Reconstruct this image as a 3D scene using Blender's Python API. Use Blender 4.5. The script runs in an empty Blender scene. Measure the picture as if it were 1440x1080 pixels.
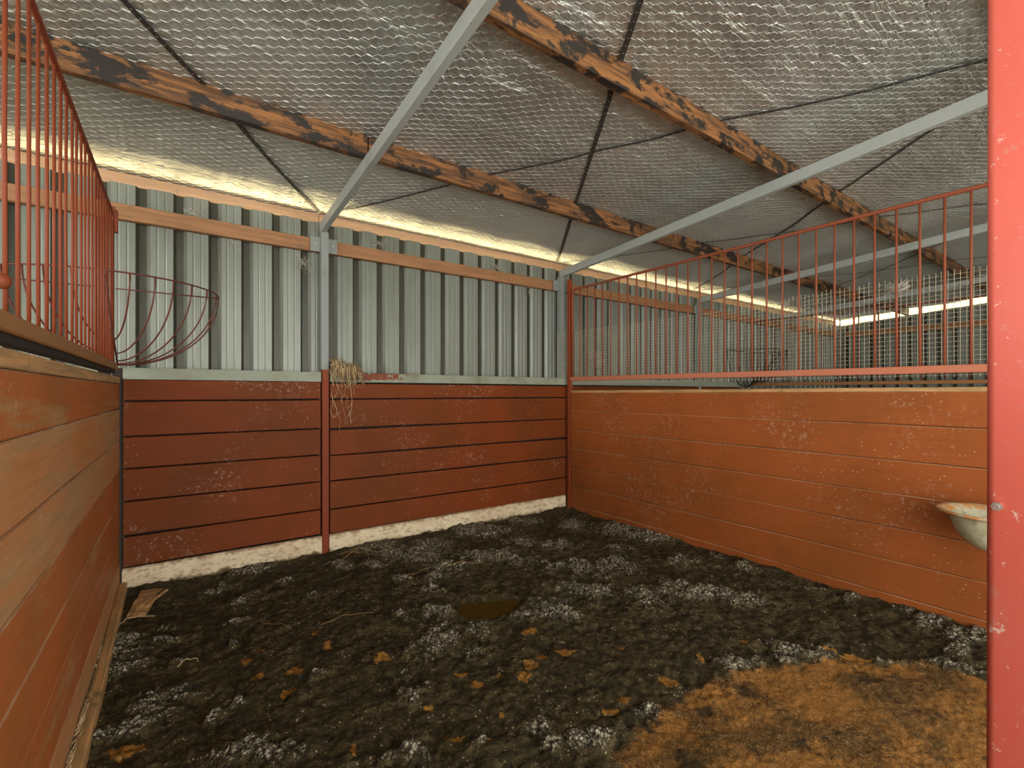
import bpy, bmesh, math, random
import numpy as np
from mathutils import Vector, noise, Matrix
random.seed(7)
sc = bpy.context.scene
COL = sc.collection
TAU = math.tau

# ------------------------------------------------------------------ materials
class NT:
    def __init__(s, name):
        s.m = bpy.data.materials.new(name); s.m.use_nodes = True
        s.t = s.m.node_tree; s.n = s.t.nodes; s.l = s.t.links
        s.b = s.n['Principled BSDF']; s.out = s.n['Material Output']
        s.g = s.n.new('ShaderNodeNewGeometry')
        s.pos = s.g.outputs['Position']
    def _set(s, sock, v):
        if isinstance(v, bpy.types.NodeSocket): s.l.new(v, sock)
        elif v is not None:
            if isinstance(v, (tuple, list)) and sock.type == 'RGBA' and len(v) == 3: v = (*v, 1)
            sock.default_value = v
    def scale(s, v, sv):
        n = s.n.new('ShaderNodeVectorMath'); n.operation = 'MULTIPLY'
        s._set(n.inputs[0], v); n.inputs[1].default_value = sv
        return n.outputs[0]
    def vadd(s, a, b):
        n = s.n.new('ShaderNodeVectorMath'); n.operation = 'ADD'
        s._set(n.inputs[0], a); s._set(n.inputs[1], b); return n.outputs[0]
    def noise(s, vec, sc_, det=5, rough=.55, dist=0):
        n = s.n.new('ShaderNodeTexNoise'); s._set(n.inputs['Vector'], vec)
        n.inputs['Scale'].default_value = sc_; n.inputs['Detail'].default_value = det
        n.inputs['Roughness'].default_value = rough; n.inputs['Distortion'].default_value = dist
        return n.outputs['Fac']
    def vor(s, vec, sc_, feature='F1', rnd=1):
        n = s.n.new('ShaderNodeTexVoronoi'); n.feature = feature
        s._set(n.inputs['Vector'], vec); n.inputs['Scale'].default_value = sc_
        n.inputs['Randomness'].default_value = rnd
        return n.outputs['Distance']
    def math(s, op, a, b=0, clamp=False):
        n = s.n.new('ShaderNodeMath'); n.operation = op; n.use_clamp = clamp
        s._set(n.inputs[0], a); s._set(n.inputs[1], b); return n.outputs[0]
    def ramp(s, f, a, b, lo=0., hi=1.):
        n = s.n.new('ShaderNodeMapRange'); n.interpolation_type = 'SMOOTHSTEP'
        s._set(n.inputs[0], f); n.inputs[1].default_value = a; n.inputs[2].default_value = b
        n.inputs[3].default_value = lo; n.inputs[4].default_value = hi
        return n.outputs[0]
    def mix(s, f, a, b):
        n = s.n.new('ShaderNodeMix'); n.data_type = 'RGBA'
        s._set(n.inputs[0], f); s._set(n.inputs[6], a); s._set(n.inputs[7], b)
        return n.outputs[2]
    def attr(s, name):
        n = s.n.new('ShaderNodeAttribute'); n.attribute_name = name; return n.outputs['Fac']
    def bump(s, h, strength=.3, dist=.01, prev=None):
        n = s.n.new('ShaderNodeBump'); s._set(n.inputs['Height'], h)
        n.inputs['Strength'].default_value = strength; n.inputs['Distance'].default_value = dist
        if prev is not None: s.l.new(prev, n.inputs['Normal'])
        return n.outputs[0]
    def fin(s, col=None, rough=None, metal=None, normal=None, spec=None):
        if col is not None: s._set(s.b.inputs['Base Color'], col)
        if rough is not None: s._set(s.b.inputs['Roughness'], rough)
        if metal is not None: s._set(s.b.inputs['Metallic'], metal)
        if spec is not None: s._set(s.b.inputs['Specular IOR Level'], spec)
        if normal is not None: s.l.new(normal, s.b.inputs['Normal'])
        return s.m

def mat_paint(name, axis, c1, c2, bare, wear, dust=(.55,.42,.33), rough=.5, dustamt=1., spec=.09):
    """painted board; axis = grain direction; wear 0..1 = share of bare wood"""
    t = NT(name)
    g = {'x': (.6, 8, 9), 'y': (8, .6, 9)}[axis]
    gr = t.noise(t.scale(t.pos, g), 6, 6, .65)
    big = t.noise(t.pos, 1.7, 4, .6)
    col = t.mix(t.ramp(big, .3, .7), c1, c2)
    col = t.mix(t.ramp(gr, .45, .8, 0, .35), col, tuple(x*.55 for x in c1))
    w = t.math('ADD', t.math('MULTIPLY', t.noise(t.scale(t.pos, {'x': (.5,2,3.2), 'y': (2,.5,3.2)}[axis]), 2.2, 6, .7), 1.), t.math('MULTIPLY', gr, .25))
    wf = t.ramp(w, .85-.42*wear, 1.02-.42*wear)
    bcol = t.mix(gr, bare, tuple(x*.5 for x in bare))
    col = t.mix(wf, col, bcol)
    # dust flecks and pale scuffs
    fl = t.vor(t.pos, 34)
    gate = t.noise(t.pos, 3.1, 3, .6)
    f = t.math('MULTIPLY', t.ramp(fl, .15, .09), t.ramp(gate, .49, .60, 0, .8))
    f2 = t.math('MULTIPLY', t.ramp(t.noise(t.pos, 38, 6, .75), .53, .66), t.ramp(t.noise(t.vadd(t.pos, (7,3,1)), 1.9, 4, .6), .50, .66))
    f = t.math('MULTIPLY', t.math('MAXIMUM', f, t.math('MULTIPLY', f2, .55)), .62*dustamt, True)
    col = t.mix(f, col, dust)
    r = t.math('ADD', t.math('MULTIPLY', gr, .3), rough-.1)
    b = t.bump(gr, .25, .004)
    b = t.bump(t.noise(t.pos, 60, 3), .12, .002, b)
    return t.fin(col, r, 0, b, spec)

def mat_timber(name, c1, c2, stain, st_amt, axis='x'):
    t = NT(name)
    g = (.5, 7, 7) if axis == 'x' else (7, .5, 7)
    gr = t.noise(t.scale(t.pos, g), 7, 6, .65)
    col = t.mix(t.ramp(gr, .36, .62), c1, c2)
    s_ = t.noise(t.scale(t.pos, (.75,1.3,1.5) if axis=='x' else (1.3,.75,1.5)), 8., 8, .7, .4)
    sf = t.ramp(s_, .66-.2*st_amt, .73-.2*st_amt)
    col = t.mix(sf, col, stain)
    b = t.bump(gr, .35, .004)
    return t.fin(col, t.math('ADD', t.math('MULTIPLY', sf, -.15), .6), 0, b, .4)

def mat_metal_paint(name, c, dirt, amt=.4, rough=.45, metal=0., chips=0):
    t = NT(name)
    n = t.noise(t.pos, 5, 6, .65); n2 = t.noise(t.pos, 45, 4, .7)
    col = t.mix(t.ramp(n, .5, .8, 0, amt), c, dirt)
    col = t.mix(t.ramp(n2, .6, .72, 0, amt), col, dirt)
    if chips:
        col = t.mix(t.math('MULTIPLY', t.ramp(t.noise(t.pos, 48, 6, .7), .62, .66), chips), col, (.62,.5,.42))
    return t.fin(col, rough, metal, t.bump(n2, .15, .002), .5 if metal > .05 else .2)

M = {}
RED1, RED2 = (.235,.058,.020), (.175,.052,.016)
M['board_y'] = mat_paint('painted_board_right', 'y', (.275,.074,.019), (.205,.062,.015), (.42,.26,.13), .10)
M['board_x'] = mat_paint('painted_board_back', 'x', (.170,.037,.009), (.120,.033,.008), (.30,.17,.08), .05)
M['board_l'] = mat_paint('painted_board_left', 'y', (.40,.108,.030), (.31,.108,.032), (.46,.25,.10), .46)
M['arris'] = mat_paint('worn_arris', 'y', (.40,.22,.11), (.24,.09,.035), (.60,.42,.26), .5, spec=.1)
M['arris_d'] = mat_paint('worn_arris_dark', 'x', (.26,.085,.03), (.20,.06,.02), (.34,.2,.1), .5, spec=.1)
M['board_lw'] = mat_paint('worn_board_left', 'y', (.43,.165,.055), (.42,.20,.085), (.50,.28,.13), .75)
M['rawcap'] = mat_timber('weathered_timber', (.48,.255,.105), (.28,.17,.065), (.16,.12,.05), .35, 'y')
M['purlin'] = mat_timber('stained_purlin', (.25,.105,.030), (.075,.034,.013), (.016,.012,.009), .88)
M['girt'] = mat_timber('girt_timber', (.30,.142,.058), (.22,.105,.043), (.10,.07,.04), .15)
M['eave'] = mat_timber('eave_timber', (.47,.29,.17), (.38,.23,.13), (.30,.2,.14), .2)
M['steel'] = mat_metal_paint('grey_steel', (.29,.31,.285), (.15,.15,.12), .45, .42, .1)
M['steel_post'] = mat_metal_paint('grey_steel_post', (.19,.21,.19), (.12,.12,.09), .6, .55, .06)
M['steel_red'] = mat_metal_paint('red_post_paint', (.19,.036,.010), (.16,.07,.04), .5, .6)
M['grille'] = mat_metal_paint('grille_red', (.20,.052,.024), (.17,.085,.048), .6, .5)
M['grille_l'] = mat_metal_paint('grille_red_left', (.165,.034,.012), (.18,.07,.032), .6, .55)
M['rail_l'] = mat_metal_paint('rail_dusty_brown', (.27,.125,.045), (.22,.13,.06), .6, .6)
M['rail'] = mat_metal_paint('rail_dusty_red', (.40,.135,.075), (.30,.16,.09), .6, .6)
M['rack'] = mat_metal_paint('rack_rusty_red', (.11,.030,.020), (.15,.07,.045), .6, .5)
M['rack_dark'] = mat_metal_paint('rack_dark', (.035,.030,.026), (.12,.09,.06), .5, .5)
M['pillar'] = mat_metal_paint('coral_red_paint', (.50,.098,.070), (.42,.16,.12), .7, .4, 0, .7)
M['galv'] = mat_metal_paint('galvanised_cap', (.235,.255,.195), (.18,.165,.09), .7, .55, .05)
M['strap'] = mat_metal_paint('dark_strap', (.035,.034,.028), (.09,.085,.07), .4, .5, .3)
M['mesh'] = mat_metal_paint('mesh_wire', (.38,.34,.24), (.20,.14,.08), .6, .5, .1)
M['netting'] = mat_metal_paint('netting_wire', (.80,.81,.77), (.5,.49,.45), .4, .32, .7)
M['seam'] = mat_metal_paint('dull_seam_wire', (.30,.28,.24), (.12,.1,.08), .6, .5, .5)
M['bolt'] = mat_metal_paint('bolt_zinc', (.45,.44,.42), (.2,.17,.14), .4, .35, .8)
M['straw'] = mat_metal_paint('dry_straw', (.55,.40,.22), (.34,.22,.10), .5, .8)
M['straw_d'] = mat_metal_paint('dry_straw_dark', (.28,.17,.07), (.18,.11,.05), .5, .8)
M['web'] = mat_metal_paint('dusty_web', (.42,.38,.31), (.30,.26,.2), .4, .9)
M['dark'] = mat_metal_paint('dark_gap_fill', (.03,.022,.017), (.02,.02,.02), .4, .9)  # near-black; puts shade into board gaps and under the left rail
M['bark'] = mat_timber('splintered_wood', (.42,.24,.10), (.26,.14,.06), (.05,.04,.025), .5)

def mk_kerb():
    t = NT('limewashed_kerb')
    n = t.noise(t.pos, 6, 6, .65); n2 = t.noise(t.scale(t.pos, (1,1,2.2)), 16, 6, .7)
    col = t.mix(t.ramp(n, .38, .62), (.66,.56,.38), (.56,.44,.29))
    col = t.mix(t.ramp(n2, .50, .62, 0, .7), col, (.30,.20,.11))
    col = t.mix(t.ramp(t.noise(t.pos, 22, 6, .7), .56, .66, 0, .5), col, (.22,.15,.07))
    sep = t.n.new('ShaderNodeSeparateXYZ'); t.l.new(t.pos, sep.inputs[0])
    z = t.math('ADD', sep.outputs[2], t.math('MULTIPLY', t.noise(t.pos, 11, 7, .75), -.14))
    col = t.mix(t.ramp(z, -.012, -.045), col, (.10,.068,.022))
    z2 = t.math('ADD', sep.outputs[2], t.math('MULTIPLY', t.noise(t.pos, 14, 7, .75), .12))
    col = t.mix(t.ramp(z2, .198, .222, 0, .85), col, (.24,.13,.06))
    return t.fin(col, .85, 0, t.bump(n2, .5, .01))
M['kerb'] = mk_kerb()

def mk_wall():
    t = NT('ribbed_steel_sheet')
    n = t.noise(t.scale(t.pos, (1,1,.35)), 3.5, 5, .6)
    col = t.mix(t.ramp(n, .35, .75), (.185,.20,.165), (.14,.15,.115))
    n2 = t.noise(t.scale(t.pos, (3,3,.6)), 14, 5, .7)
    col = t.mix(t.ramp(n2, .58, .75, 0, .4), col, (.22,.21,.17))
    # shade of the recessed ribs, painted into the colour
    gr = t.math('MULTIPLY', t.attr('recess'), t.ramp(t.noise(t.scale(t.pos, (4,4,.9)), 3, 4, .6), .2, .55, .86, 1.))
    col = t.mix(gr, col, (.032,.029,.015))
    sp = t.math('MULTIPLY', t.ramp(t.vor(t.pos, 30), .09, .05), t.ramp(n, .5, .7, 0, .6))
    col = t.mix(sp, col, (.08,.07,.05))
    return t.fin(col, .42, .25, t.bump(n2, .08, .003), .5)
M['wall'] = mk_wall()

def mk_foil():
    t = NT('silver_foil')
    # pillowed through the hexagons of the wire netting
    def d(ox, oy):
        v = t.vadd(t.pos, (ox, oy, 0)); v = t.scale(v, (1/.083, 1/.055, 0))
        fr = t.n.new('ShaderNodeVectorMath'); fr.operation = 'FRACTION'; t.l.new(v, fr.inputs[0])
        v = t.vadd(fr.outputs[0], (-.5,-.5,0)); v = t.scale(v, (.083,.055,0))
        ln = t.n.new('ShaderNodeVectorMath'); ln.operation = 'LENGTH'; t.l.new(v, ln.inputs[0])
        return ln.outputs['Value']
    h = t.math('MINIMUM', d(.0415, .0275), d(.083, .055))
    h = t.math('MULTIPLY', t.math('POWER', t.math('MULTIPLY', h, 32), 2.), -1)
    cr = t.noise(t.scale(t.pos, (1,1,.2)), 26, 5, .6, .6)
    cr2 = t.noise(t.scale(t.pos, (.6,2.2,.2)), 5, 4, .6, .5)
    b = t.bump(h, .75, .007)
    b = t.bump(cr, .6, .012, b)
    b = t.bump(cr2, .7, .07, b)
    dust = t.noise(t.pos, 1.1, 5, .6)
    col = t.mix(t.ramp(dust, .35, .7), (.68,.72,.68), (.46,.48,.44))
    spk = t.math('MULTIPLY', t.ramp(t.vor(t.pos, 16), .09, .05), t.ramp(t.noise(t.vadd(t.pos,(3,9,0)), 3.3, 3), .55, .6))
    rough = t.ramp(t.noise(t.pos, 1.6, 5, .6), .35, .65, .29, .42)
    col = t.mix(t.math('MULTIPLY', spk, .7), col, (.7,.68,.62))
    return t.fin(col, rough, .90, b)
M['foil'] = mk_foil()

def mk_floor():
    t = NT('manure_crust_floor')
    pale, bed, org = t.attr('pale'), t.attr('bed'), t.attr('orange')
    dkn = t.noise(t.pos, 6, 8, .7)
    fine = t.noise(t.pos, 60, 7, .8)
    vf = t.noise(t.pos, 170, 5, .8)
    grain = t.vor(t.pos, 110)
    crack = t.vor(t.vadd(t.pos, t.scale(t.pos, (0,0,0))), 34, 'DISTANCE_TO_EDGE')
    cl = t.noise(t.pos, 24, 7, .78, .4)
    col = t.mix(t.ramp(dkn, .38, .62), (.038,.028,.009), (.098,.070,.024))
    col = t.mix(t.ramp(cl, .50, .62, 0, .85), col, (.150,.108,.046))
    col = t.mix(t.ramp(cl, .36, .46, .85, 0), col, (.010,.008,.005))
    col = t.mix(t.ramp(vf, .55, .64, 0, .8), col, (.22,.18,.11))
    col = t.mix(t.ramp(t.vor(t.pos, 24, 'DISTANCE_TO_EDGE'), .05, .0, 0, .7), col, (.009,.007,.004))
    pm = t.math('ADD', t.math('SUBTRACT', t.math('MULTIPLY', t.noise(t.pos, 30, 7, .8), 3.2), 1.6), pale)
    pm = t.ramp(pm, .30, .72)
    spn = t.noise(t.pos, 85, 5, .7)
    pcol = t.mix(t.ramp(cl, .38, .60), (.075,.060,.034), (.26,.215,.135))
    pcol = t.mix(t.ramp(spn, .50, .59, 0, .92), pcol, (.86,.79,.60))
    pcol = t.mix(t.ramp(spn, .38, .46, .8, 0), pcol, (.018,.014,.008))
    pcol = t.mix(t.ramp(crack, .07, .0, 0, .85), pcol, (.016,.012,.007))
    col = t.mix(t.math('MULTIPLY', pm, .9), col, pcol)
    bn = t.noise(t.pos, 7, 8, .75)
    bm = t.ramp(t.math('ADD', t.math('SUBTRACT', t.math('MULTIPLY', bn, 1.6), .8), bed), .40, .60)
    bcol = t.mix(t.ramp(t.noise(t.pos, 4.0, 8, .7), .40, .58), (.15,.076,.014), (.52,.215,.034))
    bcol = t.mix(t.ramp(fine, .48, .62, 0, .65), bcol, (.50,.25,.075))
    bcol = t.mix(t.ramp(vf, .54, .62, 0, .6), bcol, (.66,.44,.22))
    bcol = t.mix(t.ramp(vf, .40, .50, .7, 0), bcol, (.06,.03,.010))
    bcol = t.mix(t.ramp(t.noise(t.vadd(t.pos,(5,2,0)), 6, 8, .75), .53, .62, 0, .85), bcol, (.045,.030,.012))
    col = t.mix(bm, col, bcol)
    om = t.ramp(t.math('ADD', t.math('SUBTRACT', t.math('MULTIPLY', t.noise(t.pos, 30, 7, .75), 2.4), 1.2), org), .42, .66)
    col = t.mix(t.math('MULTIPLY', om, .88), col, t.mix(t.ramp(fine, .4, .6), (.26,.11,.015), (.68,.30,.045)))
    grain = t.vor(t.pos, 62)
    sp = t.math('MULTIPLY', t.ramp(grain, .25, .15), t.ramp(t.noise(t.pos, 12, 6, .75), .50, .58))
    sp = t.math('MULTIPLY', sp, t.ramp(bed, .3, .7, 1, .25))
    col = t.mix(t.math('MULTIPLY', sp, .85), col, (.70,.63,.46))
    rough = t.ramp(dkn, .38, .62, .55, .8)
    hgt = t.math('ADD', t.math('MULTIPLY', fine, .9), t.math('MULTIPLY', vf, .5))
    b = t.bump(hgt, 1., .022)
    b = t.bump(cl, .9, .03, b)
    b = t.bump(t.math('MULTIPLY', t.ramp(crack, .12, 0), t.math('MULTIPLY', pm, -1)), .8, .01, b)
    return t.fin(col, rough, 0, b, .22)
M['floor'] = mk_floor()

def mk_peel():
    t = NT('peeling_red_cap')
    sep = t.n.new('ShaderNodeSeparateXYZ'); t.l.new(t.pos, sep.inputs[0])
    n = t.noise(t.pos, 24, 5, .6); n1 = t.noise(t.pos, 5, 5, .6)
    col = t.mix(t.ramp(n1, .4, .7), (.235,.255,.195), (.17,.165,.10))
    x = t.math('ADD', sep.outputs[0], t.math('MULTIPLY', t.math('SUBTRACT', n, .5), .9))
    f = t.math('MULTIPLY', t.ramp(x, 1.12, 1.16), t.ramp(x, 1.52, 1.44))
    z = t.math('ADD', sep.outputs[2], t.math('MULTIPLY', n, .06))
    f = t.math('MULTIPLY', f, t.ramp(z, 1.378, 1.386))
    return t.fin(t.mix(f, col, (.17,.050,.022)), .6, 0, t.bump(n, .15, .003), .2)
M['peel'] = mk_peel()
def simple(name, c, r=.6, m=0, spec=.5):
    t = NT(name); n = t.noise(t.pos, 12, 5, .6)
    return t.fin(t.mix(n, c, tuple(x*.7 for x in c)), r, m, t.bump(n, .2, .004), spec)
M['puddle'] = simple('muddy_water', (.052,.037,.006), .22, 0, .25)
M['ground'] = simple('outdoor_ground', (.34,.27,.18), .9)
def mk_bowl():
    t = NT('chipped_enamel'); n = t.noise(t.pos, 22, 6, .7); n2 = t.noise(t.pos, 60, 5, .7)
    sep = t.n.new('ShaderNodeSeparateXYZ'); t.l.new(t.pos, sep.inputs[0])
    zr = t.ramp(sep.outputs[2], .655, .672)
    col = t.mix(t.ramp(n, .4, .7), (.44,.41,.27), (.28,.25,.14))
    col = t.mix(t.math('MULTIPLY', zr, t.ramp(n, .40, .60)), col, (.50,.20,.05))
    col = t.mix(t.ramp(n2, .62, .7, 0, .8), col, (.75,.70,.56))
    return t.fin(col, .4, 0, t.bump(n2, .3, .003))
M['bowl'] = mk_bowl()

# ------------------------------------------------------------------ geometry helpers
class MB:
    def __init__(s): s.v = []; s.f = []; s.sm = []
    def add(s, vs, fs, smooth=False):
        o = len(s.v); s.v += [tuple(v) for v in vs]; s.f += [tuple(i+o for i in f) for f in fs]; s.sm += [smooth]*len(fs)
    def box(s, x0, x1, y0, y1, z0, z1):
        s.add([(x0,y0,z0),(x1,y0,z0),(x1,y1,z0),(x0,y1,z0),(x0,y0,z1),(x1,y0,z1),(x1,y1,z1),(x0,y1,z1)],
              [(0,3,2,1),(4,5,6,7),(0,1,5,4),(1,2,6,5),(2,3,7,6),(3,0,4,7)])
    def sweep(s, prof, pts, up=(0,0,1), smooth=False, cap=True):
        """prof: list of (a,b); frame a = side, b = up'"""
        n = 0 if callable(prof) else len(prof); pts = [Vector(p) for p in pts]; up = Vector(up); vs = []
        for i, p in enumerate(pts):
            if i == 0: t = pts[1]-p
            elif i == len(pts)-1: t = p-pts[i-1]
            else: t = (pts[i+1]-p).normalized()+(p-pts[i-1]).normalized()
            t.normalize()
            u = up if abs(t.dot(up)) < .98 else Vector((1,0,0))
            a = t.cross(u).normalized(); b = a.cross(t).normalized()
            sc_ = 1.
            if 0 < i < len(pts)-1:
                c = t.dot((p-pts[i-1]).normalized()); sc_ = 1/max(c, .7)
            pf = prof(i/(len(pts)-1)) if callable(prof) else prof
            n = len(pf)
            vs += [p+a*q[0]*sc_+b*q[1] for q in pf]
        fs = []
        for i in range(len(pts)-1):
            for j in range(n):
                k = (j+1) % n
                fs.append((i*n+j, i*n+k, (i+1)*n+k, (i+1)*n+j))
        s.add(vs, fs, smooth)
        if cap:
            o = len(s.v)-len(vs)
            s.f += [tuple(o+j for j in range(n))[::-1], tuple(o+(len(pts)-1)*n+j for j in range(n))]; s.sm += [False]*2
    def tube(s, pts, r, n=8, smooth=True, cap=True):
        s.sweep([(r*math.cos(TAU*k/n), r*math.sin(TAU*k/n)) for k in range(n)], pts, smooth=smooth, cap=cap)
    def taper(s, pts, r0, r1, n=4):
        s.sweep(lambda q: [((r0+(r1-r0)*q)*math.cos(TAU*k/n), (r0+(r1-r0)*q)*math.sin(TAU*k/n)) for k in range(n)], pts, smooth=True)
    def lathe(s, prof, c, n=40, smooth=True):
        vs = [(c[0]+r*math.cos(TAU*k/n), c[1]+r*math.sin(TAU*k/n), c[2]+z) for r, z in prof for k in range(n)]
        fs = [(i*n+k, i*n+(k+1) % n, (i+1)*n+(k+1) % n, (i+1)*n+k) for i in range(len(prof)-1) for k in range(n)]
        s.add(vs, fs, smooth)
    def build(s, name, mat, parent=None, origin=None, arris=None):
        me = bpy.data.meshes.new(name)
        o = bpy.data.objects.new(name, me)
        og = Vector(origin) if origin is not None else (Vector(parent['_w']) if parent is not None else Vector((0,0,0)))
        me.from_pydata([tuple(Vector(v)-og) for v in s.v], [], s.f)
        me.polygons.foreach_set('use_smooth', s.sm)
        me.materials.append(M[mat] if isinstance(mat, str) else mat)
        if arris:
            me.materials.append(M[arris])
            for p in me.polygons:
                if len(p.vertices) == 4 and p.index % 8 in (3, 4, 5): p.material_index = 1
        me.update(); COL.objects.link(o)
        if parent is not None: o.parent = parent; o['_w'] = tuple(og)
        else: o.location = og; o['_w'] = tuple(og)
        return o

def tag(o, label, cat, group=None, kind=None):
    if label: o['label'] = label
    if cat: o['category'] = cat
    if group: o['group'] = group
    if kind: o['kind'] = kind
    return o
def thing(name, loc, label, cat, group=None):
    o = bpy.data.objects.new(name, None); COL.objects.link(o); o.location = loc; o['_w'] = tuple(loc)
    o.empty_display_size = .05
    return tag(o, label, cat, group)
def struct(o): o['kind'] = 'structure'; return o

def chamf(w, h, c):
    """octagon-like chamfered rectangle centred on 0, w along a, h along b"""
    a, b = w/2, h/2
    return [(-a+c,-b),(a-c,-b),(a,-b+c),(a,b-c),(a-c,b),(-a+c,b),(-a,b-c),(-a,-b+c)]
def board(p0, p1, w, h, c=.004, seg=14, wob=.0015, seed=0):
    """board from p0 to p1 (centre line), w = thickness (horizontal), h = height"""
    m = MB(); p0, p1 = Vector(p0), Vector(p1); pts = []; 
    for i in range(seg+1):
        q = i/seg; p = p0.lerp(p1, q)
        pts.append(p+Vector((noise.noise((q*3, seed*3.7, 0)), noise.noise((q*3, seed*3.7, 5)), noise.noise((q*2.5, seed*3.7, 9))))*wob*1.6)
    def pf(q):
        hh = h + noise.noise((q*5, seed*1.9, 3))*wob*1.5
        return chamf(w, hh, c)
    m.sweep(pf, pts)
    return m

# ------------------------------------------------------------------ layout (metres; camera stands over the origin)
YB = 3.75                      # front face of the posts and kick boards at the back
XL, XP, XF, XE = -.285, 3.37, 7.0, 10.66
def zr(y, base): return base + .07*(3.75-y)
RB, RH = 2.475, .075           # rafter underside at the back, rafter depth
PUR_Y = [3.93, 2.745, 1.545, .345, -.855]
PH = .13
def foil_z(x, y):
    b = zr(y, RB+RH+PH)
    # sag between purlins, waves along them
    if y > 3.93: return b-.012
    k = (3.93-y)/1.195; fr = k-math.floor(k)
    sag = math.sin(math.pi*fr)**.8
    w = noise.noise((x*.9, y*1.1, 2.))*.022 + noise.noise((x*2.7, y*2.2, 7.))*.012
    return b - .002 - sag*(.020+w) if sag > 0 else b

# ---- roof lining (ceiling)
m = MB(); xs = np.arange(-3.2, 12.8, .032); ys = np.arange(-1.6, 4.03, .03)
nx, ny = len(xs), len(ys)
vs = [(float(x), float(y), foil_z(float(x), float(y))) for y in ys for x in xs]
m.add(vs, [(j*nx+i, (j+1)*nx+i, (j+1)*nx+i+1, j*nx+i+1) for j in range(ny-1) for i in range(nx-1)], True)
# upper skin so the roof has thickness
z0, z1 = zr(-1.6, 2.80), zr(4.0, 2.80)
m.add([(-3.2,-1.6,z0),(12.78,-1.6,z0),(12.78,4.02,z1),(-3.2,4.02,z1)], [(0,1,2,3)])
struct(m.build('ceiling', 'foil'))

# ---- wire netting under the foil: hexagons with their twisted edges along the purlins
def hexnet(x0, x1, y0, y1):
    dx, dy, e = .0415, .0275, .011
    V = []; key = {}
    def node(ix, half, iy):
        k = (ix, half, iy)
        return k
    segs = []
    i0, i1 = int(x0/dx), int(x1/dx)
    j0, j1 = int(y0/dy), int(y1/dy)
    def P(x, y):
        k = (round(x*2000), round(y*2000))
        if k not in key:
            jx = noise.noise((x*4, y*4, 1))*.006 + (random.random()-.5)*.004
            jy = noise.noise((x*4, y*4, 8))*.006 + (random.random()-.5)*.004
            X, Y = x+jx, y+jy
            key[k] = len(V); V.append((X, Y, foil_z(X, Y)-.0035-random.random()*.002))
        return key[k]
    for i in range(i0, i1):
        for j in range(j0, j1):
            if (i+j) % 2: continue
            cx, cy = i*dx, j*dy
            a = P(cx-e, cy+dy); b = P(cx+e, cy+dy)      # upper edge (along x)
            c = P(cx+dx-e, cy)                          # right corner
            d = P(cx+e, cy-dy)
            segs.append((a, b, 1)); segs.append((b, c, 0)); segs.append((c, d, 0))
    return V, segs
V, segs = hexnet(-1.6, 10.62, .02, 3.93)
V = np.array(V); S = np.array([(a, b) for a, b, k in segs]); K = np.array([k for a, b, k in segs])
A, B = V[S[:,0]], V[S[:,1]]; T = B-A; L = np.linalg.norm(T, axis=1, keepdims=True); T = T/L
side = np.cross(T, np.array([0,0,1.])); side /= np.linalg.norm(side, axis=1, keepdims=True)
upv = np.cross(side, T); r = np.where(K == 1, .0017, .00085)[:,None]
A = A-T*.0006; B = B+T*.0006
ring = []
for k in range(3):
    an = TAU*k/3 - math.pi/2
    ring.append(side*math.cos(an)*r + upv*math.sin(an)*r)
vv = np.stack([A+ring[0], A+ring[1], A+ring[2], B+ring[0], B+ring[1], B+ring[2]], axis=1).reshape(-1, 3)
n = len(S); base = (np.arange(n)*6)[:,None]
ff = np.concatenate([base+np.array([[0,1,4,3]]), base+np.array([[1,2,5,4]]), base+np.array([[2,0,3,5]])], axis=1).reshape(-1, 4)
me = bpy.data.meshes.new('wire_netting')
me.vertices.add(len(vv)); me.vertices.foreach_set('co', vv.ravel())
me.loops.add(len(ff)*4); me.loops.foreach_set('vertex_index', ff.ravel())
me.polygons.add(len(ff)); me.polygons.foreach_set('loop_start', np.arange(len(ff))*4)
me.update(calc_edges=True); me.materials.append(M['netting'])
o = bpy.data.objects.new('wire_netting', me); COL.objects.link(o)
tag(o, 'hexagonal wire netting holding up the silver foil over the whole roof', 'wire netting')
o['_w'] = (0, 0, 0); net = o
m = MB()
for ph in (0, math.pi):
    pts = []
    for k in range(900):
        x = -1.5+k*.0055; y = 2.17+.07*x+noise.noise((x*1.3, 3, 3))*.07; a = k*.9+ph
        pts.append((x, y+.0028*math.cos(a), foil_z(x, y)-.008+.0028*math.sin(a)))
    m.tube(pts, .0008, 4, True, False)
m.build('twisted_seam', 'seam', net)

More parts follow.
